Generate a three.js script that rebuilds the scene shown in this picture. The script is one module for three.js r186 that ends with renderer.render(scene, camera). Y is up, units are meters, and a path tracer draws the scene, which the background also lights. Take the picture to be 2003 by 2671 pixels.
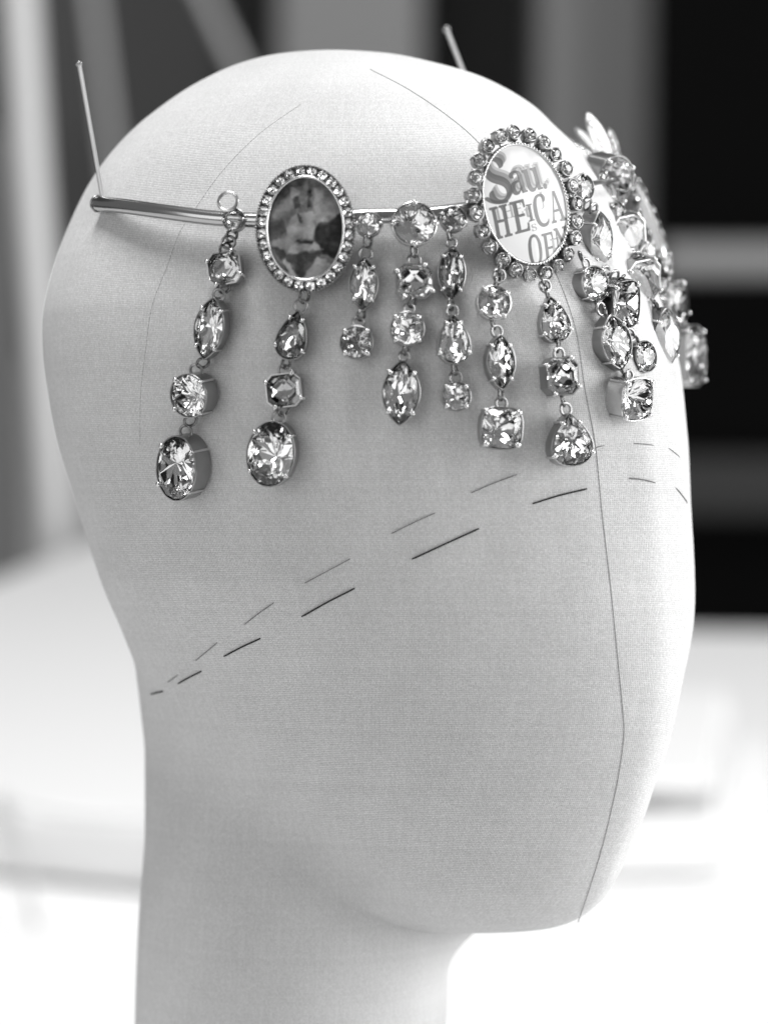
import * as THREE from 'three';
import { mergeGeometries, mergeVertices } from 'three/addons/utils/BufferGeometryUtils.js';
import { RoundedBoxGeometry } from 'three/addons/geometries/RoundedBoxGeometry.js';
import { RectAreaLightUniformsLib } from 'three/addons/lights/RectAreaLightUniformsLib.js';
import { MeshBVH } from 'three-mesh-bvh';

// ------------------------------------------------------------------ camera, light, exposure
const V = (x, y, z) => new THREE.Vector3(x, y, z);
const D = 0.8, PITCH = THREE.MathUtils.degToRad(9), HEAD_Y = 0.31;      // camera distance to the head's axis, its downward tilt, height of the head's middle above the table
const TILT = new THREE.Quaternion().setFromAxisAngle(V(1, 0, 0), PITCH * -1);
const toWorld = (v) => v.clone().applyQuaternion(TILT).add(V(0, HEAD_Y, 0)); // the head leans back by the tilt
const scene = new THREE.Scene();
const camera = new THREE.PerspectiveCamera(2 * THREE.MathUtils.radToDeg(Math.atan(0.13355 / D)), 767 / 1024, 0.05, 50);
const EYE = toWorld(V(0, 0, D));
camera.position.copy(EYE);
camera.quaternion.copy(TILT);
camera.focus = D - 0.056;
camera.userData.fStop = 7.2;
const renderer = new THREE.WebGLRenderer({ antialias: true });
renderer.setSize(767, 1024);
renderer.toneMapping = THREE.LinearToneMapping;
renderer.toneMappingExposure = 1.13;
renderer.shadowMap.enabled = true;
scene.background = new THREE.Color().setRGB(0.19, 0.19, 0.19);
RectAreaLightUniformsLib.init();
function lamp(name, at, towards, w, h, strength) {
  const l = new THREE.RectAreaLight(0xffffff, strength, w, h);
  l.name = name; l.position.set(...at); l.lookAt(...towards); scene.add(l);
}
lamp('ceiling_lamp', [-0.15, 2.3, 0.0], [0, 0.2, -0.1], 0.85, 0.75, 25);
lamp('right_window_lamp', [1.7, 0.62, 0.1], [0, 0.25, 0], 1.3, 1.15, 9);
lamp('left_window_lamp', [-1.3, 0.75, 1.5], [0, 0.3, 0], 1.7, 1.35, 1.5);

// ------------------------------------------------------------------ helpers
let seed = 7;
const rnd = () => { seed = (seed * 1664525 + 1013904223) >>> 0; return seed / 4294967296; };
const used = {};
const numbered = (n) => { const k = used[n] = (used[n] ?? -1) + 1; return k ? n + '_' + String(k).padStart(3, '0') : n; };
const MM = 1e-4;                                                          // one photo pixel at the head's axis, in metres
const P = (px, py, z = 0) => V((px - 1001.5) * MM * (D - z) / D, (1335.5 - py) * MM * (D - z) / D, z);  // head frame: x right, y up, z towards the viewer
function shadowed(m) { m.castShadow = m.receiveShadow = true; return m; }
function thing(name, label, category, at = [0, 0, 0], group, kind) {
  const o = new THREE.Group(); o.name = numbered(name); o.position.set(...at);
  o.userData = { label, category };
  if (group) o.userData.group = group;
  if (kind) o.userData.kind = kind;
  scene.add(o); return o;
}
function tag(o, label, category, group, kind) {
  o.userData = {};
  if (label) o.userData.label = label;
  if (category) o.userData.category = category;
  if (group) o.userData.group = group;
  if (kind) o.userData.kind = kind;
  return o;
}
function mesh(name, g, m, parent = scene) { const o = shadowed(new THREE.Mesh(g, m)); o.name = parent === scene ? numbered(name) : name; parent.add(o); return o; }
// a mesh given in the head frame (at a place, with a turn), hung under parent
function put(parent, name, g, m, at = V(0, 0, 0), q = new THREE.Quaternion()) {
  const o = shadowed(new THREE.Mesh(g, m)); o.name = name;
  o.position.copy(toWorld(at)); o.quaternion.copy(TILT).multiply(q); o.updateMatrixWorld(true);
  parent.attach(o); return o;
}
let U = MM;                                                                // a photo pixel at the depth of what is being built
const grey = (v) => new THREE.Color().setRGB(v, v, v);
const std = (v, roughness = 0.8, more = {}) => new THREE.MeshStandardMaterial({ color: grey(v), roughness, ...more });
function canvasTexture(w, h, draw, srgb = true) {
  const c = document.createElement('canvas'); c.width = w; c.height = h; draw(c.getContext('2d'), w, h);
  const t = new THREE.CanvasTexture(c); t.magFilter = THREE.LinearFilter; t.wrapS = t.wrapT = THREE.RepeatWrapping;
  if (srgb) t.colorSpace = THREE.SRGBColorSpace;
  return t;
}
const clean = (g) => { for (const k of Object.keys(g.attributes)) if (!['position', 'normal'].includes(k)) g.deleteAttribute(k); return g.index ? g.toNonIndexed() : g; };
const merge = (list) => mergeGeometries(list.map(clean));
function lerpTable(rows, y, col) {                                          // smooth interpolation (monotone cubic)
  let i = 0; while (i < rows.length - 2 && rows[i + 1][0] < y) i++;
  const [a, b] = [rows[i], rows[i + 1]], h = b[0] - a[0], d = (b[col] - a[col]) / h, t = Math.min(1, Math.max(0, (y - a[0]) / h));
  const slope = (p, q, r) => { if (!p || !r) return (( r ?? q)[col] - (p ?? q)[col]) / ((r ?? q)[0] - (p ?? q)[0]); const u = (q[col] - p[col]) / (q[0] - p[0]), v = (r[col] - q[col]) / (r[0] - q[0]); return u * v <= 0 ? 0 : (2 * u * v) / (u + v); };
  const m0 = slope(rows[i - 1], a, b), m1 = slope(a, b, rows[i + 2]);
  return a[col] + t * h * m0 * 1 + t * t * (3 * (b[col] - a[col]) - h * (2 * m0 + m1)) + t * t * t * (2 * (a[col] - b[col]) + h * (m0 + m1)) + 0 * d;
}

// ------------------------------------------------------------------ the setting: wall, table
const ray = (px, py) => V((px - 1001.5) * MM, (1335.5 - py) * MM, -D).normalize().applyQuaternion(TILT);
const onHeight = (px, py, y) => { const r = ray(px, py); return EYE.clone().addScaledVector(r, (y - EYE.y) / r.y); };
const onDepth = (px, py, z) => { const r = ray(px, py); return EYE.clone().addScaledVector(r, (z - EYE.z) / r.z); };
const linen = std(0.7, 0.9), paper = std(0.71, 0.85);
const structure = (name, g, m) => { const o = mesh(name, g, m); o.userData.kind = 'structure'; return o; };
{
  const g = new THREE.BoxGeometry(9, 0.1, 7); const f = structure('floor', g, std(0.12, 0.7)); f.position.set(0, -0.8, 0);
  const w = structure('wall', new THREE.BoxGeometry(9, 4, 0.1), std(0.16, 0.9)); w.position.set(0, 1.15, -3.6);
}
function upright(name, label, category, px0, px1, z, albedo, depth, y0 = -0.75, y1 = 2.6, lean = 0, rough = 0.85) {   // a panel or post that stands on the floor
  const a = onDepth(px0, 500, z), b = onDepth(px1, 500, z), h = y1 - y0, w = b.x - a.x;
  const o = mesh(name, new RoundedBoxGeometry(w, h, depth, 2, Math.min(w, depth) * 0.1), new THREE.MeshPhysicalMaterial({ color: grey(albedo), roughness: rough, specularIntensity: albedo < 0.05 ? 0.1 : 1 }));
  o.position.set((a.x + b.x) / 2, (y0 + y1) / 2, z - depth / 2); o.rotation.z = lean;
  return tag(o, label, category);
}
upright('dark_screen', 'narrow dark upright screen behind the crown, left of the wide grey column', 'screen', 590, 720, -3.0, 0.04, 0.06);
upright('grey_column', 'wide out-of-focus grey column rising behind the top of the head', 'column', 722, 1105, -2.75, 0.3, 0.2);
upright('dark_screen', 'dark upright screen between the two grey columns behind the tall back pin', 'screen', 1105, 1400, -3.0, 0.035, 0.06);
upright('grey_column', 'grey column beside the black screen, right of the head', 'column', 1400, 1700, -2.75, 0.25, 0.2);
upright('black_screen', 'large black screen filling the right edge behind the jewels', 'screen', 1700, 2600, -2.6, 0.004, 0.05);
upright('grey_partition', 'dark grey partition at upper left behind the poles', 'partition', -900, 590, -3.2, 0.12, 0.06);
upright('grey_screen', 'out-of-focus grey upright screen at the left edge, left of the thick pale pole', 'screen', -900, 45, -2.8, 0.2, 0.2, -0.75, onDepth(0, 330, -2.8).y);
upright('pale_screen', 'low pale grey screen at left behind the cloth stack and thick pole', 'screen', -900, 420, -2.85, 0.48, 0.3, -0.75, onDepth(0, 930, -2.85).y);
function rod(name, label, category, a, b, r, albedo, group) {
  const d = b.clone().sub(a), g = new THREE.CylinderGeometry(r, r, d.length(), 20);
  const o = mesh(name, g, std(albedo, 0.6)); o.position.copy(a).addScaledVector(d, 0.5); o.quaternion.setFromUnitVectors(V(0, 1, 0), d.normalize());
  return tag(o, label, category, group);
}
rod('pole', 'thick pale upright pole blurred at the left edge behind the head', 'pole', onDepth(40, -250, -1.7), onDepth(190, 2100, -1.7), 0.0135, 0.62);
rod('pole', 'faint thin pole slanting down to the shoulder of the crown by the left pin', 'pole', onDepth(215, -250, -2.4), onDepth(330, 700, -2.4), 0.007, 0.5);
rod('pole', 'thin grey strut slanting down right towards the top of the crown', 'pole', onDepth(455, -180, -2.4), onDepth(700, 330, -2.4), 0.0065, 0.55);
{
  const a = onDepth(1715, 634, -2.3), b = onDepth(2600, 724, -2.3);
  const o = mesh('grey_rail', new RoundedBoxGeometry(b.x - a.x, a.y - b.y, 0.04, 3, 0.012), std(0.3, 0.8)); o.position.set((a.x + b.x) / 2, (a.y + b.y) / 2, -2.3);
  tag(o, 'horizontal grey rail across the black screen at the right', 'rail');
  const c = onDepth(1600, 1190, -2.35), d = onDepth(2600, 1350, -2.35);
  const p = mesh('dark_rail', new RoundedBoxGeometry(d.x - c.x, c.y - d.y, 0.03, 3, 0.012), std(0.035, 0.8)); p.position.set((c.x + d.x) / 2, (c.y + d.y) / 2, -2.35);
  tag(p, 'dim dark grey rail low on the black screen at the right', 'rail');
}
function prism(name, label, category, pts, yTop, yBottom, m, bevel = 0.006) {     // a slab with the given outline (world x, z), top and bottom heights
  const s = new THREE.Shape(pts.map((p) => new THREE.Vector2(p.x, -p.z)));
  const g = new THREE.ExtrudeGeometry(s, { depth: yTop - yBottom - 2 * bevel, bevelEnabled: true, bevelThickness: bevel, bevelSize: bevel, bevelOffset: -bevel, bevelSegments: 3, steps: 1 });
  const o = mesh(name, g, m); o.rotation.x = -Math.PI / 2; o.position.y = yBottom + bevel;
  return tag(o, label, category);
}
{
  const far = [onHeight(-500, 1600, 0), onHeight(2600, 1650, 0)];
  prism('table', 'table under a white cloth, out of focus behind and below the head', 'table', [far[0], far[1], V(1.3, 0, 0.62), V(-1.3, 0, 0.62)], 0, -0.06, linen, 0.01);
  const h = 0.04;
  prism('cloth_stack', 'large flat stack of folded white cloth left of the neck', 'cloth', [onHeight(40, 2105, h), onHeight(620, 2160, h), onHeight(900, 1330, h), onHeight(480, 1310, h), onHeight(0, 1500, h), onHeight(-500, 1700, h), onHeight(-420, 2070, h)], h, 0.002, linen, 0.008);
  prism('paper_sheet', 'sheet of white paper lying in front of the cloth stack at lower left', 'paper', [onHeight(-300, 2540, 0.004), onHeight(480, 2600, 0.004), onHeight(560, 2950, 0.004), onHeight(-300, 2950, 0.004)], 0.005, 0.001, paper, 0.001);
  const c = [onHeight(-60, 2075, h + 0.003), onHeight(15, 2095, h + 0.003), onHeight(200, 2132, h + 0.003), onHeight(420, 2141, h + 0.003)], e = [onHeight(15, 2095, h + 0.003), onHeight(52, 2200, 0.028), onHeight(95, 2405, 0.004)];
  const cord = thing('cord', 'thin grey knotted cord lying over the white cloth stack at lower left', 'cord', c[1].toArray()); cord.updateMatrixWorld(true);
  const bit = (n, g) => { const o = shadowed(new THREE.Mesh(g, std(0.45, 0.9))); o.name = n; o.updateMatrixWorld(true); cord.attach(o); };
  bit('cord_length', new THREE.TubeGeometry(new THREE.CatmullRomCurve3(c), 30, 0.0009, 6)); bit('cord_length', new THREE.TubeGeometry(new THREE.CatmullRomCurve3(e), 30, 0.0012, 6)); bit('knot', new THREE.SphereGeometry(0.005, 12, 8).translate(c[1].x, c[1].y, c[1].z));
  const k = 0.045, q = 0.024;
  prism('box_lid', 'white box lid with a dark gap under its front edge, right of the cheek', 'box', [onHeight(1500, 2030, k), onHeight(1850, 2028, k), onHeight(1890, 1800, k), onHeight(1500, 1800, k)], k, k - 0.008, paper, 0.002);
  prism('white_box', 'low white box under the lid, right of the chin', 'box', [onHeight(1430, 2190, q), onHeight(1870, 2180, q), onHeight(1905, 1830, q), onHeight(1460, 1830, q)], q, 0.002, paper, 0.008);
}

// ------------------------------------------------------------------ the canvas head
// outline of the skull and jaw: photo row, left and right edge, how pointed the face is
const HEAD = [[147, 800, 812, 0], [150, 745, 985, 0.02], [156, 700, 1050, 0.03], [179, 615, 1150, 0.05], [223, 520, 1282, 0.08], [290, 418, 1395, 0.1], [344, 352, 1450, 0.12], [441, 266, 1546, 0.14], [519, 217, 1600, 0.16], [652, 157, 1665, 0.18], [749, 127, 1706, 0.19], [845, 112, 1742, 0.2], [972, 120, 1775, 0.21], [1130, 146, 1792, 0.22], [1316, 200, 1803, 0.24], [1522, 269, 1810, 0.25], [1640, 318, 1803, 0.26], [1769, 366, 1778, 0.27], [1890, 410, 1750, 0.28], [2000, 470, 1712, 0.28], [2080, 545, 1685, 0.28], [2158, 635, 1650, 0.27], [2245, 740, 1615, 0.25], [2310, 820, 1572, 0.22], [2350, 870, 1528, 0.2], [2378, 905, 1475, 0.18], [2396, 930, 1410, 0.15], [2408, 950, 1330, 0.12], [2416, 970, 1240, 0.1], [2420, 1000, 1150, 0.1]];
const NECK = [[1560, 640, 900], [1640, 470, 1060], [1720, 392, 1120], [1790, 374, 1150], [1850, 374, 1160], [1990, 378, 1165], [2173, 377, 1168], [2354, 366, 1168], [2536, 359, 1165], [2671, 354, 1165], [3300, 330, 1180], [4500, 300, 1210]];
const YAW = THREE.MathUtils.degToRad(45), NA = 200;
function sectionShape(a, b, egg, crease = 0) { const pts = []; for (let i = 0; i < 360; i++) { const t = (i / 360) * 2 * Math.PI, d = Math.min(t, 2 * Math.PI - t), u = a * Math.cos(t) + a * crease * Math.max(0, 1 - d / 0.75) ** 2, w = b * Math.sin(t) * (1 - egg * Math.cos(t)); pts.push([u * Math.cos(YAW) - w * Math.sin(YAW), u * Math.sin(YAW) + w * Math.cos(YAW)]); } return pts; }
function fitted(shape, xL, xR, cz) {                                       // scale and shift a section so that its outline, as the lens sees it, spans xL..xR
  let s = (xR - xL) / 2, cx = (xL + xR) / 2 - 1001.5;
  const L = xL - 1001.5, R = xR - 1001.5, out = [];
  for (let k = 0; k < 8; k++) {
    let lo = 1e9, hi = -1e9;
    for (const [x, z] of shape) { const Z = (cz + z * s) * MM, X = (cx + x * s) * D / (D - Z); lo = Math.min(lo, X); hi = Math.max(hi, X); }
    s *= (R - L) / (hi - lo); cx += (L + R) / 2 - (lo + hi) / 2;
  }
  for (const [x, z] of shape) out.push([cx + x * s, cz + z * s]);
  return out;
}
function radii(outline, ox, oz) {                                          // outline as radius over angle about (ox, oz)
  const n = outline.length, polar = outline.map(([x, z]) => [Math.atan2(z - oz, x - ox), Math.hypot(x - ox, z - oz)]).sort((p, q) => p[0] - q[0]), out = [];
  for (let i = 0, k = 0; i < NA; i++) {
    const t = -Math.PI + (i / NA) * 2 * Math.PI;
    while (k < n && polar[k][0] < t) k++;
    const a = polar[(k + n - 1) % n], b = polar[k % n], ta = a[0] > t ? a[0] - 2 * Math.PI : a[0], tb = b[0] < t ? b[0] + 2 * Math.PI : b[0];
    out.push(a[1] + ((b[1] - a[1]) * (t - ta)) / Math.max(1e-9, tb - ta));
  }
  return out;
}
const smax = (a, b, k) => { const h = Math.max(k - Math.abs(a - b), 0) / k; return Math.max(a, b) + (h * h * k) / 4; };
function headGeometry() {
  const rows = [];
  for (let i = 0; i <= 26; i++) rows.push(147.2 + 76 * (i / 26) ** 2);
  for (let y = 230; y < 2290; y += 10) rows.push(y);
  for (let y = 2290; y < 2445; y += 2.5) rows.push(y);
  for (let y = 2445; y < 2590; y += 5) rows.push(y);
  for (let y = 2590; y <= 4430; y += 24) rows.push(y);
  const squares = HEAD.map(([y, l, r, e]) => [y, (l + r) / 2, ((r - l) / 2) ** 2, e]);
  const pos = [], uv = [], idx = []; let run = 0, last = null;
  rows.forEach((y) => {
    let head = null, neck = null;
    const cx = lerpTable(squares, y, 1), W = Math.sqrt(Math.max(1, lerpTable(squares, y, 2)));
    const ratio = y < 1500 ? 0.7 : 0.7 + 0.1 * Math.min(1, (y - 1500) / 500);
    const cz = lerpTable([[100, 0], [1700, 0], [1850, 8], [2000, 28], [2158, 62], [2290, 88], [2360, 75], [2400, 30], [2420, -30]], Math.min(2420, y), 1);
    if (y <= 2420) head = fitted(sectionShape(ratio / Math.cos(YAW), Math.sqrt(1 - ratio * ratio) / Math.sin(YAW), lerpTable(squares, y, 3), 0.05 * THREE.MathUtils.smoothstep(y, 600, 1150)), cx - W, cx + W, cz);
    if (y > 1560) neck = fitted(sectionShape(1.06, 0.94, 0), lerpTable(NECK, y, 1), lerpTable(NECK, y, 2), -80);
    const blend = THREE.MathUtils.smoothstep(y, 1600, 2150), ox = (cx - 1001.5) * (1 - blend) + 40 * blend, oz = cz * (1 - blend) + 0 * blend;
    const rh = head && radii(head, ox, oz), rn = neck && radii(neck, ox, oz);
    let reach = 0;
    for (let i = 0; i <= NA; i++) {
      const j = i % NA, t = -Math.PI + (j / NA) * 2 * Math.PI;
      let r = rh ? rh[j] : 0;
      if (rn && i < NA && y > 2330) rn[j] += 100 * Math.min(1, Math.max(0, (2570 - y) / 160)) ** 2.2 * THREE.MathUtils.smoothstep(y, 2330, 2410) * Math.max(0, Math.cos(t - 0.1)) ** 3;   // the cloth fillets into the neck under the chin
      if (rn) r = rh ? smax(r, rn[j], 4 + 76 * (1 - THREE.MathUtils.smoothstep(y, 2300, 2415))) : rn[j];
      r += 1.6 * Math.sin(3 * t + y * 0.004) + 1.1 * Math.sin(7 * t + 1 + y * 0.011);
      if (y < 180) r *= 1;
      pos.push((ox + r * Math.cos(t)) * MM, (1335.5 - y) * MM, (oz + r * Math.sin(t)) * MM);
      if (j === Math.round(NA * 0.75)) reach = r;
      uv.push((i / NA) * 2 * Math.PI * 0.078, 0);
    }
    if (last) run += (y < 400 ? Math.hypot(y - last[0], Math.min(60, reach - last[1])) : y - last[0]) * MM;
    last = [y, reach];
    for (let i = uv.length / 2 - NA - 1; i < uv.length / 2; i++) uv[i * 2 + 1] = run;
  });
  const n = NA + 1;
  for (let r = 0; r < rows.length - 1; r++) for (let i = 0; i < NA; i++) { const a = r * n + i, b = a + 1, c = a + n, d = c + 1; idx.push(a, b, c, b, d, c); }
  pos.push((806 - 1001.5) * MM, (1335.5 - 147) * MM, 0); uv.push(0.2, 0);
  const top = pos.length / 3 - 1; for (let i = 0; i < NA; i++) idx.push(top, i + 1, i);
  const g = new THREE.BufferGeometry();
  g.setAttribute('position', new THREE.Float32BufferAttribute(pos, 3)); g.setAttribute('uv', new THREE.Float32BufferAttribute(uv, 2)); g.setIndex(idx);
  const tone = []; for (let i = 0; i < pos.length; i += 3) { const [x, y, z] = [pos[i] * 100, pos[i + 1] * 100, pos[i + 2] * 100], k = 0.965 + 0.012 * (Math.sin(1.3 * x + 0.7 * y + 0.4) + Math.sin(0.8 * y - 1.7 * z) + 0.8 * Math.sin(2.9 * x - 2.3 * y + z) + 0.6 * Math.sin(4.7 * y + 3.1 * x)); tone.push(k, k, k); }
  g.setAttribute('color', new THREE.Float32BufferAttribute(tone, 3));
  g.computeVertexNormals();
  const N = g.attributes.normal, v = V(), w = V();
  for (let r = 0; r < rows.length; r++) { v.fromBufferAttribute(N, r * n); w.fromBufferAttribute(N, r * n + NA); v.add(w).normalize(); N.setXYZ(r * n, v.x, v.y, v.z); N.setXYZ(r * n + NA, v.x, v.y, v.z); }
  const p = g.attributes.position; v.fromBufferAttribute(N, 3 * n); if (p.getY(0) > 0 && v.y < 0) { const ix = g.index.array; for (let i = 0; i < ix.length; i += 3) [ix[i], ix[i + 1]] = [ix[i + 1], ix[i]]; for (let i = 0; i < N.count; i++) N.setXYZ(i, -N.getX(i), -N.getY(i), -N.getZ(i)); }
  return g;
}
const headG = headGeometry(), bvh = new MeshBVH(headG.clone());
// the point of the head under a photo pixel, and its outward normal (head frame); lift moves it off the surface (photo px)
function surf(px, py, lift = 0) {
  const from = V(0, 0, D); let hit = null, x = px;
  for (let k = 0; k < 60 && !hit; k++) { const d = P(x, py, 0).sub(from).normalize(); hit = bvh.raycastFirst(new THREE.Ray(from, d), THREE.DoubleSide); if (!hit) x += px > 1000 ? -5 : 5; }
  const p = hit.point.clone(), f = hit.face, n = V(), q = V(), N = headG.attributes.normal, A = bvh.geometry.attributes.position;
  const tri = [f.a, f.b, f.c].map((i) => V().fromBufferAttribute(A, i)), bc = THREE.Triangle.getBarycoord(p, ...tri, V()) ?? V(1, 0, 0);
  [f.a, f.b, f.c].forEach((i, k) => n.addScaledVector(q.fromBufferAttribute(N, i), bc.getComponent(k)));
  n.normalize(); if (x !== px) p.copy(P(px, py, p.z));
  return { p: p.addScaledVector(n, lift * MM), n, missed: x !== px };
}
const weave = (height) => canvasTexture(1024, 1024, (c, w) => {
  c.fillStyle = height ? '#000' : '#c6c6c6'; c.fillRect(0, 0, w, w);
  const n = 64, s = w / n; seed = 11;
  const warp = [...Array(n)].map(() => 0.9 + 0.18 * rnd()), weft = [...Array(n)].map(() => 0.9 + 0.18 * rnd());
  for (let i = 0; i < n; i++) for (let j = 0; j < n; j++) {
    const over = (i + j) % 2, t = (over ? warp[i] : weft[j]) * (0.92 + 0.16 * rnd()), l = Math.min(255, Math.round(height ? 140 + 80 * t * (over ? 1 : 0.85) : 196 + 24 * t + 12 * (rnd() + rnd() - 1)));
    c.fillStyle = `rgb(${l},${l},${l})`;
    const tw = s * (over ? 0.78 * t : 1.05), th = s * (over ? 1.05 : 0.78 * t), x = (i + 0.5 + 0.16 * (rnd() - 0.5)) * s, y = (j + 0.5 + 0.16 * (rnd() - 0.5)) * s;
    c.beginPath(); c.ellipse(x, y, tw / 2 + 1, th / 2 + 1, 0, 0, 7); c.fill();
    c.fillRect(x - tw / 2 + 1, y - th / 2 + 1, tw - 2, th - 2);
  }
}, !height);
const TILE = 1 / 0.0295, cloth = weave(false), clothHeight = weave(true);
for (const t of [cloth, clothHeight]) t.repeat.set(TILE, TILE);
const canvasCloth = new THREE.MeshStandardMaterial({ color: grey(0.84), vertexColors: true, map: cloth, bumpMap: clothHeight, bumpScale: 0.0001, roughness: 0.95 });
const head = thing('mannequin_head', 'faceless mannequin head covered in pale canvas, wearing the jewelled headband', 'mannequin head', [0, 0, 0]);
{
  const neckFoot = toWorld(P(756, 4400)); head.position.set(neckFoot.x, 0, neckFoot.z); head.updateMatrixWorld(true);
  put(head, 'canvas_cover', headG, canvasCloth);

  const base = new THREE.LatheGeometry([[0, 0.001], [0.062, 0.001], [0.064, 0.004], [0.064, 0.014], [0.058, 0.02], [0.03, 0.022], [0, 0.022]].map(([x, y]) => new THREE.Vector2(x, y)), 48);
  const foot = mesh('foot', base, std(0.3, 0.5), head); foot.position.set(0, 0, 0);
}
const seamThread = std(0.34, 0.9);
function pathOn(pts, step, lift) {                                          // points on the head along a photo polyline
  const c = new THREE.CatmullRomCurve3(pts.map(([x, y]) => V(x, y, 0)), false, 'centripetal'), n = Math.round(c.getLength() / step);
  return c.getSpacedPoints(n).map((v) => surf(v.x, v.y, lift));
}
function seam(label, pts, strength) {
  const path = pathOn(pts, 5, 0.4), list = [];
  for (let i = 0; i + 1 < path.length; i += 2) {
    const a = path[i].p, b = path[i + 1].p, d = b.clone().sub(a), g = new THREE.CapsuleGeometry(1.1 * MM * strength, d.length() * 0.72, 2, 5);
    g.applyQuaternion(new THREE.Quaternion().setFromUnitVectors(V(0, 1, 0), d.normalize())); const mid = a.clone().add(b).multiplyScalar(0.5); g.translate(mid.x, mid.y, mid.z); list.push(g);
  }
  const groove = new THREE.TubeGeometry(new THREE.CatmullRomCurve3(path.map((s) => s.p.clone().addScaledVector(s.n, -0.5 * MM))), path.length, 0.9 * MM * strength, 5); list.push(groove);
  put(head, 'seam', merge(list), seamThread).userData.label = label;
}
seam('stitched seam from the crown down the middle of the face', [[966, 181], [1060, 230], [1159, 296], [1244, 368], [1330, 480], [1400, 610], [1449, 712], [1497, 845], [1527, 1026], [1552, 1159], [1570, 1340], [1591, 1521], [1608, 1690], [1622, 1835], [1627, 1908], [1612, 2028], [1594, 2113], [1570, 2210], [1533, 2330], [1507, 2405]], 1.4);
seam('fine stitched seam down the side of the head', [[785, 272], [676, 350], [580, 447], [519, 531], [471, 604], [435, 700], [398, 797], [380, 918], [368, 1026], [366, 1159]], 0.6);
function basting(x0, y0, x1, y1, r, m) {
  const path = pathOn([[x0, y0], [(x0 + x1) / 2, (y0 + y1) / 2 - 1 + 3 * (rnd() - 0.5)], [x1, y1]], 8, 1.8), pts = path.map((s, i) => s.p.clone().addScaledVector(s.n, i === 0 || i === path.length - 1 ? -2.5 * MM : 0));
  put(head, 'basting_stitch', new THREE.TubeGeometry(new THREE.CatmullRomCurve3(pts), 16, r * MM, 5), m);
}
const blackThread = std(0.012, 0.9), greyThread = std(0.16, 0.9), K = 1.2074;
for (const s of [[1150, 1088, 1267, 1056], [890, 1208, 1034, 1142], [652, 1332, 766, 1271], [484, 1418, 563, 1379], [385, 1477, 436, 1450], [326, 1500, 354, 1493], [1357, 1033, 1415, 1043], [1458, 1053, 1484, 1087]]) basting(...s.map((v) => v * K), s[0] > 1300 ? 1.5 : 2, s[0] > 1300 ? greyThread : blackThread);
for (const s of [[1017, 1065, 1117, 1025], [845, 1153, 940, 1108], [658, 1260, 757, 1207], [527, 1350, 592, 1302], [422, 1428, 470, 1388], [363, 1474, 385, 1458], [1270, 975, 1305, 962], [1368, 958, 1412, 962], [1443, 968, 1468, 988]]) basting(...s.map((v) => v * K), 1.0, greyThread);

// ------------------------------------------------------------------ the jewels
const silver = new THREE.MeshStandardMaterial({ color: grey(0.62), metalness: 1, roughness: 0.24 });
const tarnish = new THREE.MeshStandardMaterial({ color: grey(0.33), metalness: 1, roughness: 0.3 });
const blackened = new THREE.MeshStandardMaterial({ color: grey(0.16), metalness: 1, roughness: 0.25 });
const dark = new THREE.MeshStandardMaterial({ color: grey(0.1), metalness: 0.8, roughness: 0.5 });
const glass = new THREE.MeshPhysicalMaterial({ color: grey(1), transmission: 1, roughness: 0, ior: 1.56, thickness: 0.002 });
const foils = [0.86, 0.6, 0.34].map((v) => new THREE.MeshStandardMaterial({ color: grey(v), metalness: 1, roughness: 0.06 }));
const outlineOf = {
  round: (a) => [Math.cos(a), Math.sin(a)],
  marquise: (a) => [Math.sign(Math.cos(a)) * Math.abs(Math.cos(a)) ** 1.7, Math.sin(a)],
  pear: (a) => [(Math.cos(a) * Math.sqrt(Math.max(0, (1 - Math.sin(a)) / 2) + 0.004)) / 0.77, Math.sin(a)],
  cushion: (a) => [Math.sign(Math.cos(a)) * Math.abs(Math.cos(a)) ** 0.62, Math.sign(Math.sin(a)) * Math.abs(Math.sin(a)) ** 0.62],
  octagon: (a) => { const k = Math.round((a / (2 * Math.PI)) * 8 - 0.5), t = ((k + 0.5) / 8) * 2 * Math.PI, c = Math.cos(t), s = Math.sin(t), f = (v) => (Math.abs(v) > 0.6 ? Math.sign(v) : Math.sign(v) * 0.6); return [f(c), f(s)]; },
};
function facets(list) {                                                    // list of [points, material index] convex faces round the origin -> flat-shaded geometry
  const pos = [[], []];
  for (const [f, m] of list) for (let k = 1; k + 1 < f.length; k++) {
    const t = [f[0], f[k], f[k + 1]], n = t[1].clone().sub(t[0]).cross(t[2].clone().sub(t[0])), c = t[0].clone().add(t[1]).add(t[2]);
    if (n.lengthSq() < 1e-22) continue;
    if (n.dot(c) < 0) t.reverse();
    t.forEach((v) => pos[m].push(v.x, v.y, v.z));
  }
  const g = new THREE.BufferGeometry(); g.setAttribute('position', new THREE.Float32BufferAttribute([...pos[0], ...pos[1]], 3));
  g.addGroup(0, pos[0].length / 3, 0); g.addGroup(pos[0].length / 3, pos[1].length / 3, 1);
  g.computeVertexNormals(); return g;
}
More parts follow.
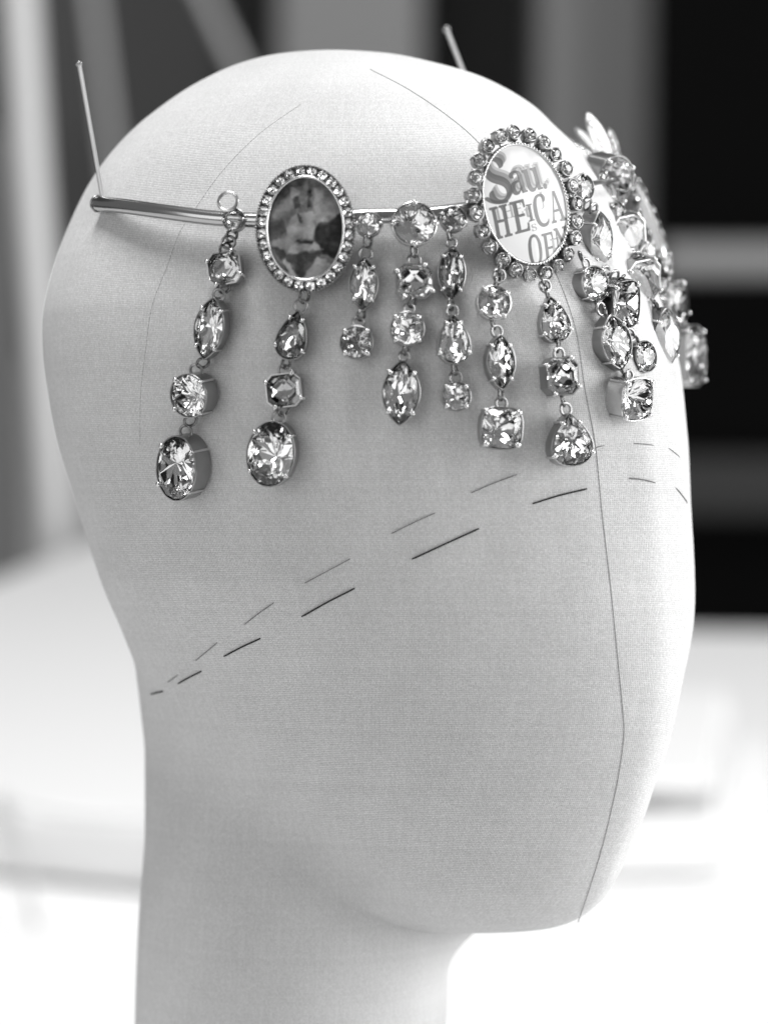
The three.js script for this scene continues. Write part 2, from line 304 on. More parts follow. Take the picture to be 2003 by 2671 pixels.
function gemGeometry(shape, w, h, n = 8, crown = 0.17, pavilion = 0.36) {   // w, h in metres
  const small = Math.min(w, h), hc = small * crown, hp = small * pavilion, list = [], o = outlineOf[shape];
  const off = shape === 'octagon' ? 0 : 0;
  const at = (t, s, z) => { const [x, y] = o(t * 2 * Math.PI + off); return V((x * w * s) / 2, (y * h * s) / 2, z); };
  if (shape === 'octagon') {
    const ringAt = (k, z) => [...Array(8)].map((_, i) => { const [x, y] = o(((i + 0.5) / 8) * 2 * Math.PI); return V((x * w) / 2 - Math.sign(x) * k * small, (y * h) / 2 - Math.sign(y) * k * small, z); });
    const R = [ringAt(0.2, hc), ringAt(0.1, hc * 0.72), ringAt(0, 0), ringAt(0.16, -hp * 0.5), ringAt(0.32, -hp * 0.85), ringAt(0.42, -hp)];
    list.push([R[0], 0]); for (let r = 0; r < 5; r++) for (let i = 0; i < 8; i++) list.push([[R[r][i], R[r][(i + 1) % 8], R[r + 1][(i + 1) % 8], R[r + 1][i]], r < 2 ? 0 : 1]);
    list.push([R[5], 1]); return facets(list);
  }
  const jig = (k) => k * (rnd() - 0.5) * small, T = [], M = [], G = [], L = [], C = V(jig(0.2), jig(0.2), -hp), wrap = (a, i) => a[(i + a.length) % a.length];
  for (let i = 0; i < n; i++) { T.push(at((i + 0.5) / n, 0.6, hc)); M.push(at(i / n, 0.82, hc * 0.62)); L.push(at(i / n, 0.46, -hp * 0.62).add(V(jig(0.08), jig(0.08), jig(0.04)))); }
  for (let j = 0; j < 2 * n; j++) G.push(at(j / (2 * n), 1, 0));
  list.push([T, 0]);
  for (let i = 0; i < n; i++) {
    list.push([[wrap(T, i - 1), T[i], M[i]], 0], [[T[i], M[i], G[2 * i + 1]], 0], [[T[i], G[2 * i + 1], wrap(M, i + 1)], 0]);
    list.push([[M[i], wrap(G, 2 * i - 1), G[2 * i]], 0], [[M[i], G[2 * i], G[2 * i + 1]], 0]);
    list.push([[L[i], wrap(G, 2 * i - 1), G[2 * i]], 1], [[L[i], G[2 * i], G[2 * i + 1]], 1], [[C, L[i], G[2 * i + 1]], 1], [[C, G[2 * i + 1], wrap(L, i + 1)], 1]);
  }
  return facets(list);
}
function loft(rings, closed = false) {                                     // rings of points -> skin
  const n = rings[0].length, pos = [], idx = [];
  for (const r of rings) for (const v of r) pos.push(v.x, v.y, v.z);
  for (let r = 0; r < rings.length - (closed ? 0 : 1); r++) for (let i = 0; i < n; i++) { const a = r * n + i, b = r * n + ((i + 1) % n), c = ((r + 1) % rings.length) * n + i, d = ((r + 1) % rings.length) * n + ((i + 1) % n); idx.push(a, c, b, b, c, d); }
  const g = new THREE.BufferGeometry(); g.setAttribute('position', new THREE.Float32BufferAttribute(pos, 3)); g.setIndex(idx); g.computeVertexNormals(); return g;
}
const ringOf = (shape, w, h, grow, z, n = 40) => [...Array(n)].map((_, i) => { const [x, y] = outlineOf[shape === 'octagon' ? 'octagon' : shape](((i + (shape === 'octagon' ? 0.5 : 0)) / n) * 2 * Math.PI), l = Math.hypot(x, y) || 1; return V((x * w) / 2 + (x / l) * grow, (y * h) / 2 + (y / l) * grow, z); });
const PRONGS = { round: [45, 135, 225, 315], cushion: [45, 135, 225, 315], octagon: [45, 135, 225, 315], marquise: [38, 142, 218, 322], pear: [40, 140, 215, 325], cross: [0, 90, 180, 270] };
function cupGeometry(shape, w, h, depth, prongs = shape, size = 1) {
  const wall = 0.00035, small = Math.min(w, h), n = shape === 'octagon' ? 8 : 40;
  const rings = [ringOf(shape, w, h, -small * 0.3, -depth, n), ringOf(shape, w, h, -0.0001, -depth, n), ringOf(shape, w, h, wall * 1.0, -depth + 0.0003, n), ringOf(shape, w, h, wall * 1.2, -0.0002, n), ringOf(shape, w, h, wall * 1.1, 0.0001, n), ringOf(shape, w, h, 0.00004, 0.00012, n), ringOf(shape, w, h, 0.00004, -depth * 0.8, n)];
  const g = [];
  for (const deg of PRONGS[prongs]) {
    const a = THREE.MathUtils.degToRad(deg), [x, y] = outlineOf[shape](a), l = Math.hypot(x, y) || 1, px = (x * w) / 2, py = (y * h) / 2, ox = x / l, oy = y / l, r = 0.00054 * size;
    const claw = new THREE.SphereGeometry(r, 8, 6); claw.scale(1, 1, 0.85); claw.translate(px + ox * wall * 0.6 - ox * 0.0002, py + oy * wall * 0.6 - oy * 0.0002, small * 0.055 + 0.0001); g.push(claw);
    const leg = new THREE.CapsuleGeometry(r * 0.62, depth * 0.9, 2, 6); leg.rotateX(Math.PI / 2); leg.translate(px + ox * wall * 1.4, py + oy * wall * 1.4, -depth * 0.42); g.push(leg);
  }
  const skin = loft(rings); if (shape === 'octagon') { const flat = skin.toNonIndexed(); flat.computeVertexNormals(); return [flat, merge(g)]; }
  return [skin, merge(g)];
}
const basis = (n, up) => { const z = n.clone().normalize(), y = up.clone().addScaledVector(z, -up.dot(z)).normalize(), x = y.clone().cross(z); return new THREE.Quaternion().setFromRotationMatrix(new THREE.Matrix4().makeBasis(x, y, z)); };
const facing = (yaw, pitch) => { const a = THREE.MathUtils.degToRad(yaw), b = THREE.MathUtils.degToRad(pitch); return V(Math.sin(a) * Math.cos(b), Math.sin(b), Math.cos(a) * Math.cos(b)); };
const band = thing('jewelled_headband', 'silver tube headband hung with strands of cut crystals and two oval medallions', 'headband', [0, 0, 0]);
{ const c = toWorld(P(900, 600, 0)); band.position.copy(c); band.updateMatrixWorld(true); }
function part(name, label, at, parent = band) { const g = new THREE.Group(); g.name = name; if (label) g.userData.label = label; g.position.copy(toWorld(at)); g.updateMatrixWorld(true); parent.attach(g); g.updateMatrixWorld(true); return g; }
// one set stone: shape, photo place, size in px, in-plane turn (degrees, + leans right at the top), facing or null for the head's own normal
const gems = {};
function stone(parent, [shape, px, py, w, h, rot = 0, face = null, opt = {}]) {
  const s = surf(px, py, (opt.off ?? 22)), z = opt.z ?? null, S = (D - (z ?? s.p.z)) / D, depth = (opt.depth ?? Math.min(w, h) * 0.4) * MM * S;
  const n = face ? facing(...face) : s.n.clone().multiplyScalar(0.75).add(V(0, 0, 0.35)).normalize();
  const c = z === null ? P(px, py, s.p.z + depth * Math.max(0.2, n.z)) : P(px, py, z), r = THREE.MathUtils.degToRad(rot);
  const q = basis(n, V(Math.sin(r), Math.cos(r), 0)), up = V(0, 1, 0).applyQuaternion(q), W = w * MM * S, H = h * MM * S;
  const key = [shape, w, h, S.toFixed(3)].join();
  gems[key] ??= gemGeometry(shape, W, H, shape === 'round' ? 8 : 8, 0.17, opt.pav ?? 0.36);
  put(parent, 'gem', gems[key], [glass, foils[opt.foil ?? 0]], c, q);
  const [cup, claws] = cupGeometry(shape, W, H, depth, opt.prongs ?? shape, opt.claw ?? Math.min(1.15, Math.max(0.7, w / 80)));
  put(parent, 'setting', cup, opt.bright ? silver : opt.dk ? blackened : tarnish, c, q); put(parent, 'prongs', claws, silver, c, q);
  return { c, n, up, top: c.clone().addScaledVector(up, H / 2 + 2 * MM).addScaledVector(n, -depth * 0.35), bottom: c.clone().addScaledVector(up, -H / 2 - 2 * MM).addScaledVector(n, -depth * 0.35) };
}
const torus = {};
function links(parent, a, b, n) {                                          // two interlocked wire rings between two points
  const d = b.clone().sub(a), l = d.length(), R = Math.min(15 * MM, Math.max(8 * MM, l * 0.33)), key = R.toFixed(5), dir = d.normalize();
  torus[key] ??= new THREE.TorusGeometry(R, 3.6 * MM, 8, 20);
  const side = n.clone().cross(dir).normalize(), count = Math.max(2, Math.round(l / (1.45 * R))), first = R * 0.75, step = (l - 1.5 * R) / (count - 1);
  for (let k = 0; k < count; k++) put(parent, 'jump_ring', torus[key], k % 2 ? tarnish : blackened, a.clone().addScaledVector(dir, first + step * k), basis(k % 2 ? n.clone().addScaledVector(side, 0.25) : side.clone().addScaledVector(n, 0.6), dir));
}
function strand(label, from, stones) {
  const first = stones[0], g = part('pendant_strand', label, surf(first[1], first[2]).p); let end = from, last = null;
  for (const s of stones) { const u = stone(g, s); if (end) links(g, end, u.top, u.n); end = u.bottom; last = u; }
  return last;
}
// the tube, a little scuffed
const wear = canvasTexture(512, 128, (c, w, h) => { seed = 3; c.fillStyle = '#6a6a6a'; c.fillRect(0, 0, w, h); for (let i = 0; i < 700; i++) { const l = Math.round(60 + 150 * rnd()); c.fillStyle = `rgba(${l},${l},${l},0.3)`; c.fillRect(rnd() * w, rnd() * h, 1 + 9 * rnd() * rnd(), 1 + 5 * rnd() * rnd()); } }, false);
{
  const pts = [[272, 541, 20], [350, 554, 34], [450, 571, 44], [580, 588, 46], [690, 594, 46], [797, 597, 46], [962, 585, 46], [1081, 583, 46], [1183, 572, 46], [1300, 553, 46], [1380, 532, 44], [1440, 512, 40]].map(([x, y, o]) => surf(x, y, o).p);
  const curve = new THREE.CatmullRomCurve3(pts), R = 18.5 * MM, list = [new THREE.TubeGeometry(curve, 120, R, 20)];
  put(band, 'tube', list[0], new THREE.MeshStandardMaterial({ color: grey(0.42), metalness: 1, roughness: 0.5, roughnessMap: wear, bumpMap: wear, bumpScale: 0.00005 }));
  const t0 = curve.getTangent(0), q0 = new THREE.Quaternion().setFromUnitVectors(V(0, 0, 1), t0.clone().negate());
  put(band, 'tube_end', merge([new THREE.TorusGeometry(R * 1.0, R * 0.2, 8, 24), new THREE.CircleGeometry(R, 24).translate(0, 0, -3 * MM)]), tarnish, pts[0], q0);
  const t1 = curve.getTangent(1); put(band, 'tube_end', new THREE.CircleGeometry(R, 24), tarnish, pts[pts.length - 1], new THREE.Quaternion().setFromUnitVectors(V(0, 0, 1), t1));
}
{ // past the lettered medallion a thin wire carries the rest round to the far side
  const wire = [[1440, 512], [1500, 495], [1560, 482]].map(([x, y]) => surf(x, y, 14).p); wire.push(P(1603, 474, 0.012), P(1645, 505, -0.006), P(1683, 575, -0.018), P(1690, 600, -0.04));
  put(band, 'carrying_wire', new THREE.TubeGeometry(new THREE.CatmullRomCurve3(wire), 60, 6 * MM, 10), tarnish);
}
// stones set straight on the tube, each with its own strand
function onTube(label, spec) { const g = part('tube_stone', label, surf(spec[1], spec[2]).p); return [g, stone(g, spec)]; }
const [gA, sA] = onTube('small round crystal under a wire loop', ['round', 610, 573, 54, 54, 0, null, { off: 68, prongs: 'cross' }]);
{ const at = sA.c.clone().add(P(1001.5 - 14, 1335.5 - 44, 0)).add(V(0, 0, -8 * MM)); put(gA, 'wire_loop', new THREE.TorusGeometry(23 * MM, 4 * MM, 10, 36), silver, at, basis(facing(-12, 15), V(0, 1, 0))); }
const [, sC] = onTube(null, ['round', 962, 583, 60, 60, 0, null, { off: 66, prongs: 'cross' }]);
const [, sD] = onTube('large round clear crystal on the tube', ['round', 1081, 583, 108, 108, 0, [4, 6], { off: 66, prongs: 'cross', bright: true, claw: 1.3, depth: 34 }]);
const [, sE] = onTube(null, ['round', 1183, 569, 62, 62, 20, null, { off: 66, prongs: 'cross', foil: 1 }]);
onTube(null, ['round', 1485, 491, 36, 42, 0, [38, 4], { off: 66, prongs: 'cross', foil: 1 }]);
const [, sH] = onTube(null, ['round', 1523, 490, 58, 66, 0, [34, 2], { off: 80, prongs: 'cross' }]);
const [, sJ] = onTube('large deep-set crystal at the right end of the tube', ['round', 1604, 472, 122, 126, 8, [40, -14], { z: 0.024, depth: 72, claw: 1.3 }]);

strand('longest strand at far left, ending in a large deep oval crystal', sA.bottom, [
  ['octagon', 585, 699, 84, 82, -10, null, { off: 30, foil: 1 }], ['marquise', 545, 857, 78, 158, 13, [-22, -4], { depth: 42 }],
  ['round', 492, 1033, 106, 108, 8, [-30, -8], { depth: 58 }], ['round', 460, 1222, 122, 166, 14, [-34, -8], { depth: 66, prongs: 'marquise' }]]);
strand('short three-stone strand of small round on tube, marquise and round', sC.bottom, [['marquise', 948, 740, 68, 138, 2, null, { off: 24 }], ['round', 929, 893, 80, 80, 0, [-6, 4], { foil: 1, claw: 1.2 }]]);
strand('strand under the large clear stone, ending in a wide marquise', sD.bottom, [['octagon', 1081, 733, 90, 84, 0, [4, 8], { off: 24, bright: true }], ['round', 1062, 857, 82, 82, 0, [2, 4], { claw: 1.2 }], ['marquise', 1046, 1024, 92, 164, 3, [0, 2], {}]]);
strand('strand left of the lettered medallion with marquise, pear and small round', sE.bottom, [['marquise', 1178, 712, 66, 138, 2, [8, 4], { foil: 1 }], ['pear', 1184, 884, 80, 124, -2, [8, 2], {}], ['round', 1190, 1034, 70, 70, 0, [6, 2], { claw: 1.1 }]]);
// strands at the right, seen more and more from the side
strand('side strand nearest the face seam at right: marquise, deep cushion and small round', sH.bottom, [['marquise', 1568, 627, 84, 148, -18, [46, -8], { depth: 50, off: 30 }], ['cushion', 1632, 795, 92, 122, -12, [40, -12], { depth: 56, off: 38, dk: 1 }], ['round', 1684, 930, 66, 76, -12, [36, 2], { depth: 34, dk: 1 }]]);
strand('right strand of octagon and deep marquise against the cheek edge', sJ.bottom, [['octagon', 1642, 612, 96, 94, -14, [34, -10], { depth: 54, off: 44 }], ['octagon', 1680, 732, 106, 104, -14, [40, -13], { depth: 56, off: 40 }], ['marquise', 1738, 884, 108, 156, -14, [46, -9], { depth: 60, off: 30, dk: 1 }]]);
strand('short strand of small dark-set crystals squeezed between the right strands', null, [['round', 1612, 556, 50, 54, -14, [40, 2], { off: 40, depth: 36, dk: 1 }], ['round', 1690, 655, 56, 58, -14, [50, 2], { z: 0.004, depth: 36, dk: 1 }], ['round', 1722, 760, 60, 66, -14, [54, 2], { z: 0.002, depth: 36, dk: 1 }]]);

// ------------------------------------------------------------------ the medallions
const ellipseRing = (rx, ry, z, n = 72) => [...Array(n)].map((_, i) => { const a = (i / n) * 2 * Math.PI; return V(rx * U * Math.cos(a), ry * U * Math.sin(a), z * U); });
function spaced(rx, ry, n, phase = 0) {                                    // n points at even steps along an ellipse
  const N = 720, acc = [0]; for (let i = 1; i <= N; i++) { const a = ((i - 0.5) / N) * 2 * Math.PI; acc.push(acc[i - 1] + Math.hypot(rx * Math.sin(a), ry * Math.cos(a))); }
  return [...Array(n)].map((_, k) => { const t = (((k + phase) / n) % 1) * acc[N]; let i = 0; while (acc[i + 1] < t) i++; const a = ((i + (t - acc[i]) / (acc[i + 1] - acc[i])) / N) * 2 * Math.PI; return [rx * Math.cos(a), ry * Math.sin(a), Math.atan2(ry === 0 ? 0 : Math.sin(a) / ry, Math.cos(a) / rx)]; });
}
function dome(rx, ry, rise, z) {                                           // a shallow oval dome with planar uv
  const rings = 14, n = 72, pos = [], uv = [], idx = [];
  for (let r = 0; r <= rings; r++) for (let i = 0; i < n; i++) { const s = r / rings, a = (i / n) * 2 * Math.PI; pos.push(rx * s * U * Math.cos(a), ry * s * U * Math.sin(a), (z + rise * (1 - s * s)) * U); uv.push(0.5 + 0.5 * s * Math.cos(a), 0.5 + 0.5 * s * Math.sin(a)); }
  for (let r = 0; r < rings; r++) for (let i = 0; i < n; i++) { const a = r * n + i, b = r * n + ((i + 1) % n); idx.push(a, a + n, b, b, a + n, b + n); }
  const g = new THREE.BufferGeometry(); g.setAttribute('position', new THREE.Float32BufferAttribute(pos, 3)); g.setAttribute('uv', new THREE.Float32BufferAttribute(uv, 2)); g.setIndex(idx); g.computeVertexNormals(); return g;
}
const beads = (pts, r, z) => merge(pts.map(([x, y]) => new THREE.SphereGeometry(r * U, 6, 5).translate(x * U, y * U, z * U)));
const picture = canvasTexture(512, 704, (big, W, H) => {
  seed = 5; const w = 52, h = 72, small = document.createElement('canvas'); small.width = w; small.height = h; const c = small.getContext('2d');
  const b = (l, ...p) => { c.fillStyle = `rgb(${l},${l},${l})`; c.beginPath(); const n = p.length / 2; for (let i = 0; i < n; i++) for (let k = 0; k < 6; k++) { const e = (i + 1) % n, f = k / 6, jx = k ? 0.035 * (rnd() - 0.5) : 0, jy = k ? 0.03 * (rnd() - 0.5) : 0; c.lineTo((p[2 * i] * (1 - f) + p[2 * e] * f + jx) * w, (p[2 * i + 1] * (1 - f) + p[2 * e + 1] * f + jy) * h); } c.closePath(); c.fill(); };
  c.fillStyle = '#787878'; c.fillRect(0, 0, w, h);
  b(80, 0, 0, 1, 0, 1, 0.12, 0.62, 0.1, 0.55, 0.04, 0.3, 0.14, 0.2, 0.3, 0, 0.42);
  b(120, 0.12, 0.26, 0.34, 0.12, 0.42, 0.24, 0.24, 0.36, 0.05, 0.4); b(172, 0.32, 0.08, 0.44, 0.12, 0.42, 0.2, 0.3, 0.2);
  b(165, 0.64, 0.1, 0.95, 0.2, 1, 0.4, 0.82, 0.38, 0.66, 0.5, 0.62, 0.3);
  b(30, 0.34, 0.2, 0.42, 0.16, 0.46, 0.3, 0.38, 0.31); b(34, 0.56, 0.02, 0.61, 0.06, 0.58, 0.3, 0.52, 0.28); b(110, 0.43, 0.1, 0.55, 0.06, 0.52, 0.3, 0.45, 0.3);
  b(70, 0, 0.44, 0.2, 0.38, 0.26, 0.5, 0.12, 0.62, 0, 0.6); b(185, 0.42, 0.34, 0.62, 0.33, 0.64, 0.5, 0.6, 0.62, 0.42, 0.6, 0.3, 0.66, 0.24, 0.5, 0.32, 0.38);
  b(150, 0.05, 0.6, 0.36, 0.56, 0.4, 0.68, 0.2, 0.7, 0.02, 0.66); b(25, 1, 0.34, 0.86, 0.42, 0.68, 0.46, 0.62, 0.58, 0.72, 0.76, 0.95, 0.84, 1, 0.6);
  b(190, 0.3, 0.66, 0.62, 0.64, 0.76, 0.72, 0.5, 0.72, 0.36, 0.76, 0.26, 0.74); b(60, 0.24, 0.76, 0.46, 0.74, 0.74, 0.74, 0.6, 0.9, 0.42, 0.99, 0.34, 0.9);
  b(22, 0.02, 0.66, 0.2, 0.7, 0.36, 0.95, 0.3, 0.97, 0.12, 0.76); b(205, 0.18, 0.8, 0.22, 0.78, 0.4, 0.99, 0.3, 0.98); b(195, 0.66, 0.78, 0.86, 0.86, 0.6, 1, 0.44, 1);
  b(20, 0.37, 0.62, 0.6, 0.63, 0.59, 0.66, 0.36, 0.64); b(40, 0.39, 0.35, 0.42, 0.36, 0.47, 0.44, 0.45, 0.45);
  for (let i = 0; i < 500; i++) { const l = rnd() > 0.5 ? 255 : 0; c.fillStyle = `rgba(${l},${l},${l},0.07)`; c.beginPath(); c.arc(rnd() * w, rnd() * h, 1 + 4 * rnd(), 0, 7); c.fill(); }
  big.imageSmoothingEnabled = true; big.imageSmoothingQuality = 'high'; big.drawImage(small, 0, 0, W, H);
  for (let i = 0; i < 9000; i++) { const l = rnd() > 0.5 ? 255 : 0; big.fillStyle = `rgba(${l},${l},${l},0.05)`; big.fillRect(rnd() * W, rnd() * H, 4, 4); }
});
const lettering = canvasTexture(600, 1000, (c, w, h) => {
  c.fillStyle = '#efefef'; c.fillRect(0, 0, w, h);
  c.save(); c.translate(300, 500); c.rotate(0.05);
  const ink = 'rgba(92,92,92,0.78)', ghost = 'rgba(80,80,80,0.42)';
  c.lineCap = 'round'; c.lineJoin = 'round';
  const line = (st, wd, ...p) => { c.strokeStyle = st; c.lineWidth = wd; c.beginPath(); c.moveTo(p[0], p[1]); for (let i = 2; i < p.length; i += 4) c.quadraticCurveTo(p[i], p[i + 1], p[i + 2], p[i + 3]); c.stroke(); };
  c.textAlign = 'center'; c.textBaseline = 'alphabetic';
  const word = (t, x, y, size, sx, st = ink) => { c.save(); c.translate(x, y); c.scale(sx, 1); c.font = 'bold ' + size + 'px serif'; c.fillStyle = st; c.fillText(t, 0, 0); c.restore(); };
  for (const [dx, dy, st] of [[34, -40, 'rgba(80,80,80,0.28)'], [20, -24, 'rgba(80,80,80,0.35)'], [0, 0, ink]]) { word('S', -168 + dx, -58 + dy, 530, 0.6, st); word('a', -42 + dx, -92 + dy, 360, 0.62, st); word('u', 72 + dx, -84 + dy, 360, 0.6, st); word('.', 158 + dx, -80 + dy, 300, 0.7, st); }
  line(ink, 30, -268, -120, -230, -60, -150, -62);
  word('T', -345, 235, 370, 0.45); word('H', -212, 225, 375, 0.42); word('E', -78, 222, 375, 0.5); word('C', 78, 220, 380, 0.5); word('A', 212, 215, 370, 0.46);
  word('THE', -150, 80, 160, 0.6, ghost); word('I', 0, 150, 200, 0.7); word('s', 8, 235, 110, 0.9, ghost); word('t', -20, 110, 130, 0.9, ghost); word('J', 110, 40, 150, 0.6, ghost);
  word('O', -10, 520, 360, 0.42); word('F', 95, 525, 350, 0.46); word('N', 205, 500, 340, 0.44); word('E', 150, 520, 260, 0.5, ghost);
  c.restore();
});
{
  // left medallion: a silver oval plate with a picture under glass, crystals sunk in its rim
  const s = surf(797, 597, 78); U = MM * (D - s.p.z) / D; const q = basis(facing(-5, 3), V(-0.03, 1, 0)), g = part('picture_medallion', 'oval medallion with a faded picture in a rim of round crystals', s.p), c = P(797, 597, s.p.z);
  put(g, 'rim', loft([ellipseRing(40, 60, -14), ellipseRing(122, 158, -14), ellipseRing(129, 166, -8), ellipseRing(130, 167, 4), ellipseRing(126, 163, 8), ellipseRing(124, 160, 2), ellipseRing(104, 140, 2), ellipseRing(100, 136, 6)]), dark, c, q);
  put(g, 'bezel', loft([ellipseRing(105, 141, 2), ellipseRing(104.5, 140, 12), ellipseRing(102, 137, 16), ellipseRing(98, 133, 15), ellipseRing(96, 131, 10), ellipseRing(96, 131, 0)]), silver, c, q);
  put(g, 'rope_edge', beads(spaced(129, 166, 110), 3.6, 6), tarnish, c, q);
  put(g, 'picture', dome(97, 132, 9, 4), new THREE.MeshPhysicalMaterial({ map: picture, color: grey(0.6), roughness: 0.7, specularIntensity: 0.3, clearcoat: 0.2, clearcoatRoughness: 0.05 }), c, q);
  const gem = gemGeometry('round', 27.5 * U, 27.5 * U, 6, 0.2, 0.3);
  for (const [x, y, a] of spaced(115, 151, 28, 0.3)) put(g, 'rhinestone', gem, [glass, foils[0]], c.clone().add(V(x * U, y * U, 9 * U).applyQuaternion(q)), q.clone().multiply(new THREE.Quaternion().setFromAxisAngle(V(0, 0, 1), a * 3)));
  put(g, 'grain_prongs', merge([beads(spaced(125, 161, 56, 0.5), 2.6, 9), beads(spaced(105.5, 142, 28, 0.8), 2.4, 9)]), blackened, c, q);
  const from = c.clone().add(V(-3 * U, -165 * U, -6 * U).applyQuaternion(q));
  strand('strand below the picture medallion with a dark pear, dark octagon and large oval', from, [['pear', 763, 873, 76, 126, 14, [-10, 2], { foil: 2 }], ['octagon', 740, 1018, 88, 82, -7, [-12, 2], { foil: 2 }], ['round', 706, 1184, 122, 166, 8, [-12, -2], { prongs: 'marquise', depth: 50, claw: 0.9 }]]);
}
{
  // two ovals ringed by standing crystals: the lettered one on the face, and one at the far right seen edge-on
  const ringed = (c, q, name, label, face, size = 1, metal = tarnish) => {
    U = MM * size * (D - c.z) / D; const g = part(name, label, c);
    put(g, 'back_plate', loft([ellipseRing(10, 20, -16), ellipseRing(129, 157, -16), ellipseRing(133, 162, -10), ellipseRing(133, 162, 0)]), tarnish, c, q);
    put(g, 'bezel', loft([ellipseRing(133, 162, -4), ellipseRing(133, 162, 8), ellipseRing(130, 159, 11), ellipseRing(126, 155, 9), ellipseRing(125, 154, 0)]), silver, c, q);
    put(g, 'milgrain_edge', beads(spaced(131.5, 160.5, 96), 3.4, 11), silver, c, q);
    put(g, 'oval_dome', dome(128, 157, 16, 5), face, c, q);
    const gem = gemGeometry('round', 31 * U, 31 * U, 6, 0.2, 0.36), cup = merge(cupGeometry('round', 31 * U, 31 * U, 26 * U, 'round', 0.5));
    const ringQ = (a, k) => q.clone().multiply(new THREE.Quaternion().setFromEuler(new THREE.Euler(0, 0, a))).multiply(new THREE.Quaternion().setFromEuler(new THREE.Euler(0, 0.25 + 0.14 * Math.sin(k * 5), 0.5 * k)));
    spaced(159, 189, 23, 0.2).forEach(([x, y, a], k) => {
      const at = c.clone().add(V(x * U, y * U, (14 + 4 * Math.sin(k * 2.3)) * U).applyQuaternion(q));
      put(g, 'rhinestone', gem, [glass, foils[k % 5 === 2 ? 1 : 0]], at, ringQ(a, k)); put(g, 'stone_cup', cup, metal, at, ringQ(a, k));
      const arm = new THREE.CapsuleGeometry(4 * U, 22 * U, 3, 8); arm.rotateZ(Math.PI / 2);
      put(g, 'arm', arm, silver, c.clone().add(V(x * U * 0.87, y * U * 0.89, -4 * U).applyQuaternion(q)), q.clone().multiply(new THREE.Quaternion().setFromAxisAngle(V(0, 0, 1), a)));
    });
  };
  const s = surf(1366, 533, 84), turn = THREE.MathUtils.degToRad(20);
  ringed(P(1366, 533, s.p.z), basis(facing(31, 3), V(-Math.sin(turn), Math.cos(turn), 0)), 'lettered_medallion', 'tilted oval medallion with old lettering, ringed by standing crystals', new THREE.MeshPhysicalMaterial({ map: lettering, color: grey(0.8), roughness: 0.6, specularIntensity: 0.3, clearcoat: 0.3, clearcoatRoughness: 0.04 }));
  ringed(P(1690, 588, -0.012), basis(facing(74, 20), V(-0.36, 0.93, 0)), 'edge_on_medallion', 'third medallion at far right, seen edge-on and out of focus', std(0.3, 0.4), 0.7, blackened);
  {
    U = MM; const h = part('pendant_strand', 'outermost strand overhanging the right edge, ending in a large oval', P(1760, 780, -0.01)); let end = P(1736, 722, -0.012);
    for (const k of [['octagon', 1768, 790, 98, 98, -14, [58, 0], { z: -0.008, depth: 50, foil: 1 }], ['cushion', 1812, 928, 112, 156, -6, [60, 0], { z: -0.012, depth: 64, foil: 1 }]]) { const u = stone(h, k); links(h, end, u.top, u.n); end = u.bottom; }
  }
  const at = (px, py) => P(px, py, surf(px, py, 60).p.z);
  strand('strand from the lower left of the lettered medallion, ending in a squarish crystal', at(1310, 690), [['round', 1289, 789, 82, 82, 10, [12, 4], { bright: true, claw: 1.1 }], ['marquise', 1307, 945, 72, 138, -2, [18, 2], { depth: 34 }], ['cushion', 1309, 1117, 104, 104, 2, [10, 0], { claw: 1.4, depth: 50 }]]);
  strand('strand under the lettered medallion along the face seam, ending in a fat pear', at(1412, 716), [['pear', 1446, 832, 78, 116, -12, [18, 4], {}], ['octagon', 1467, 981, 88, 92, -3, [22, 2], { depth: 44 }], ['pear', 1491, 1147, 112, 132, -6, [20, 0], { depth: 46 }]]);
  strand('strand from the lower right of the lettered medallion, ending in a deep squarish crystal', at(1508, 662), [['round', 1552, 740, 84, 88, -10, [36, 4], { depth: 44 }], ['marquise', 1608, 893, 92, 140, -16, [34, 2], { depth: 44 }], ['cushion', 1662, 1042, 112, 106, -6, [44, -10], { depth: 62, bright: true, claw: 1.2 }]]);
}
U = MM;
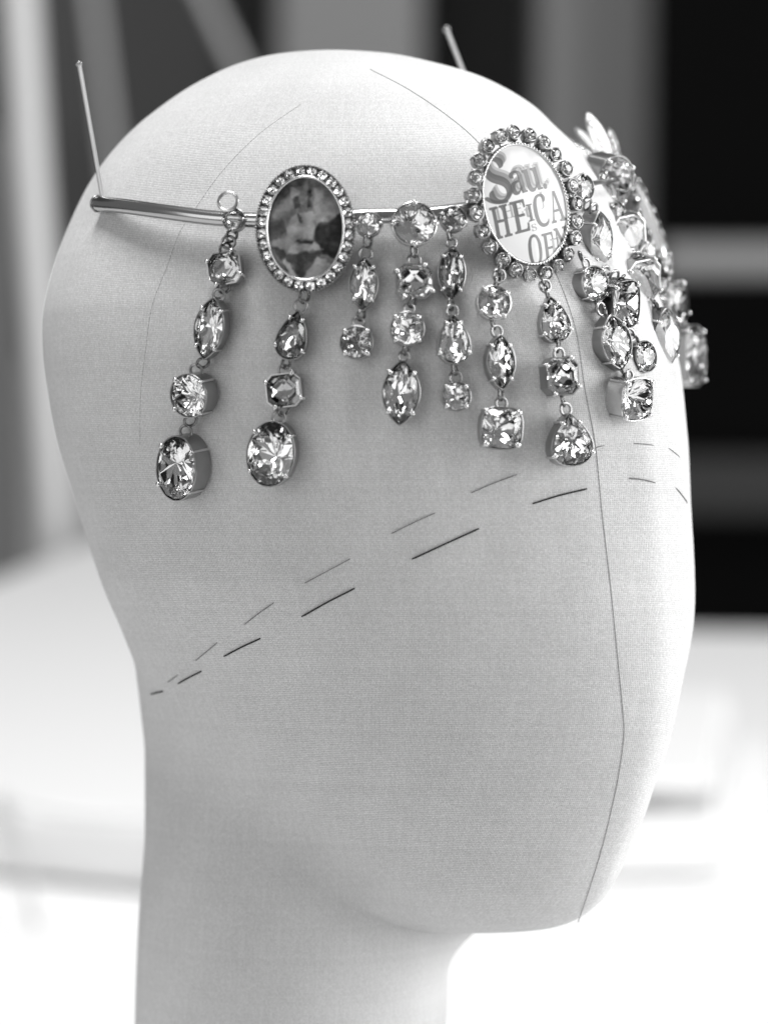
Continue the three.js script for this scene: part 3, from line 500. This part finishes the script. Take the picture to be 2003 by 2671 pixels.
// the spray of pavé leaves behind the right end of the tube
{
  const g = part('leaf_spray', 'spray of small crystal leaves standing above the right end of the tube', P(1600, 420, -0.02));
  const leaf = (x0, y0, x1, y1, w, z, yaw) => {
    const a = P(x0, y0, z), b = P(x1, y1, z), d = b.clone().sub(a), L = d.length() / MM, q = basis(facing(yaw, 10), d), c = a.clone().add(b).multiplyScalar(0.5);
    const half = (k) => 0.5 * w * Math.max(0.02, Math.sin(Math.PI * k) ** 0.7), ring = (z, s) => { const p = []; for (let i = 0; i < 40; i++) { const t = i < 20 ? i / 19.99 : (40 - i) / 20.01, sg = i < 20 ? 1 : -1; p.push(V(sg * half(Math.min(1, t)) * s * MM, (t - 0.5) * L * MM * (0.96 + 0.04 * s), z * MM)); } return p; };
    const body = loft([ring(-4, 0.2), ring(-4, 0.95), ring(0, 1), ring(4, 0.95), ring(2, 0.8), ring(2, 0.2)]);
    put(g, 'leaf', merge([body]), new THREE.MeshStandardMaterial({ color: grey(0.4), metalness: 1, roughness: 0.35, side: THREE.DoubleSide }), c, q);
    const r = Math.min(13, w * 0.4), pav = gemGeometry('round', 2 * r * 0.5 * MM * 1.6, 2 * r * 0.5 * MM * 1.6, 6, 0.2, 0.25);
    for (let k = 0.14; k < 0.9; k += (r * 1.5) / L) put(g, 'rhinestone', pav, [glass, foils[0]], c.clone().add(V(0, (k - 0.5) * L * MM, 6 * MM).applyQuaternion(q)), q);
  };
  leaf(1604, 420, 1517, 300, 56, -0.012, 40); leaf(1614, 412, 1580, 336, 34, -0.016, 50); leaf(1572, 402, 1492, 338, 24, -0.03, 30); leaf(1562, 412, 1452, 360, 30, -0.035, 20);
}

// ------------------------------------------------------------------ pins
const steel = new THREE.MeshStandardMaterial({ color: grey(0.75), metalness: 0.85, roughness: 0.35 });
function pin(label, a, b, r, group) {
  const d = a.clone().sub(b), q = new THREE.Quaternion().setFromUnitVectors(V(0, 1, 0), d.clone().normalize()), o = thing('pin', label, 'pin', toWorld(b).toArray(), group); o.updateMatrixWorld(true);
  const L = d.length(), tip = new THREE.CylinderGeometry(r * MM, r * MM * 0.95, L * 0.9, 12).translate(0, L * 0.55, 0), point = new THREE.CylinderGeometry(r * MM * 0.95, 0.05 * MM, L * 0.1, 12).translate(0, L * 0.05, 0);
  put(o, 'shaft', merge([tip, point]), steel, b, q);
  const cap = new THREE.LatheGeometry([[0, -1.4], [1.4, -1.2], [1.6, 0], [1.3, 1.4], [0, 1.8]].map(([x, y]) => new THREE.Vector2(x * r * MM, y * r * MM * 0.6)), 16);
  put(o, 'pin_head', cap, tarnish, a, q);
}
{
  const e = surf(272, 541, 20).p;
  pin('long steel pin standing up from the left end of the headband', P(207, 166, e.z - 0.012), P(276, 560, e.z + 0.001), 5.6);
  pin('steel pin sticking up behind the back of the crown', P(1164, 76, -0.03), P(1240, 270, -0.022), 6.6);
}
renderer.render(scene, camera);
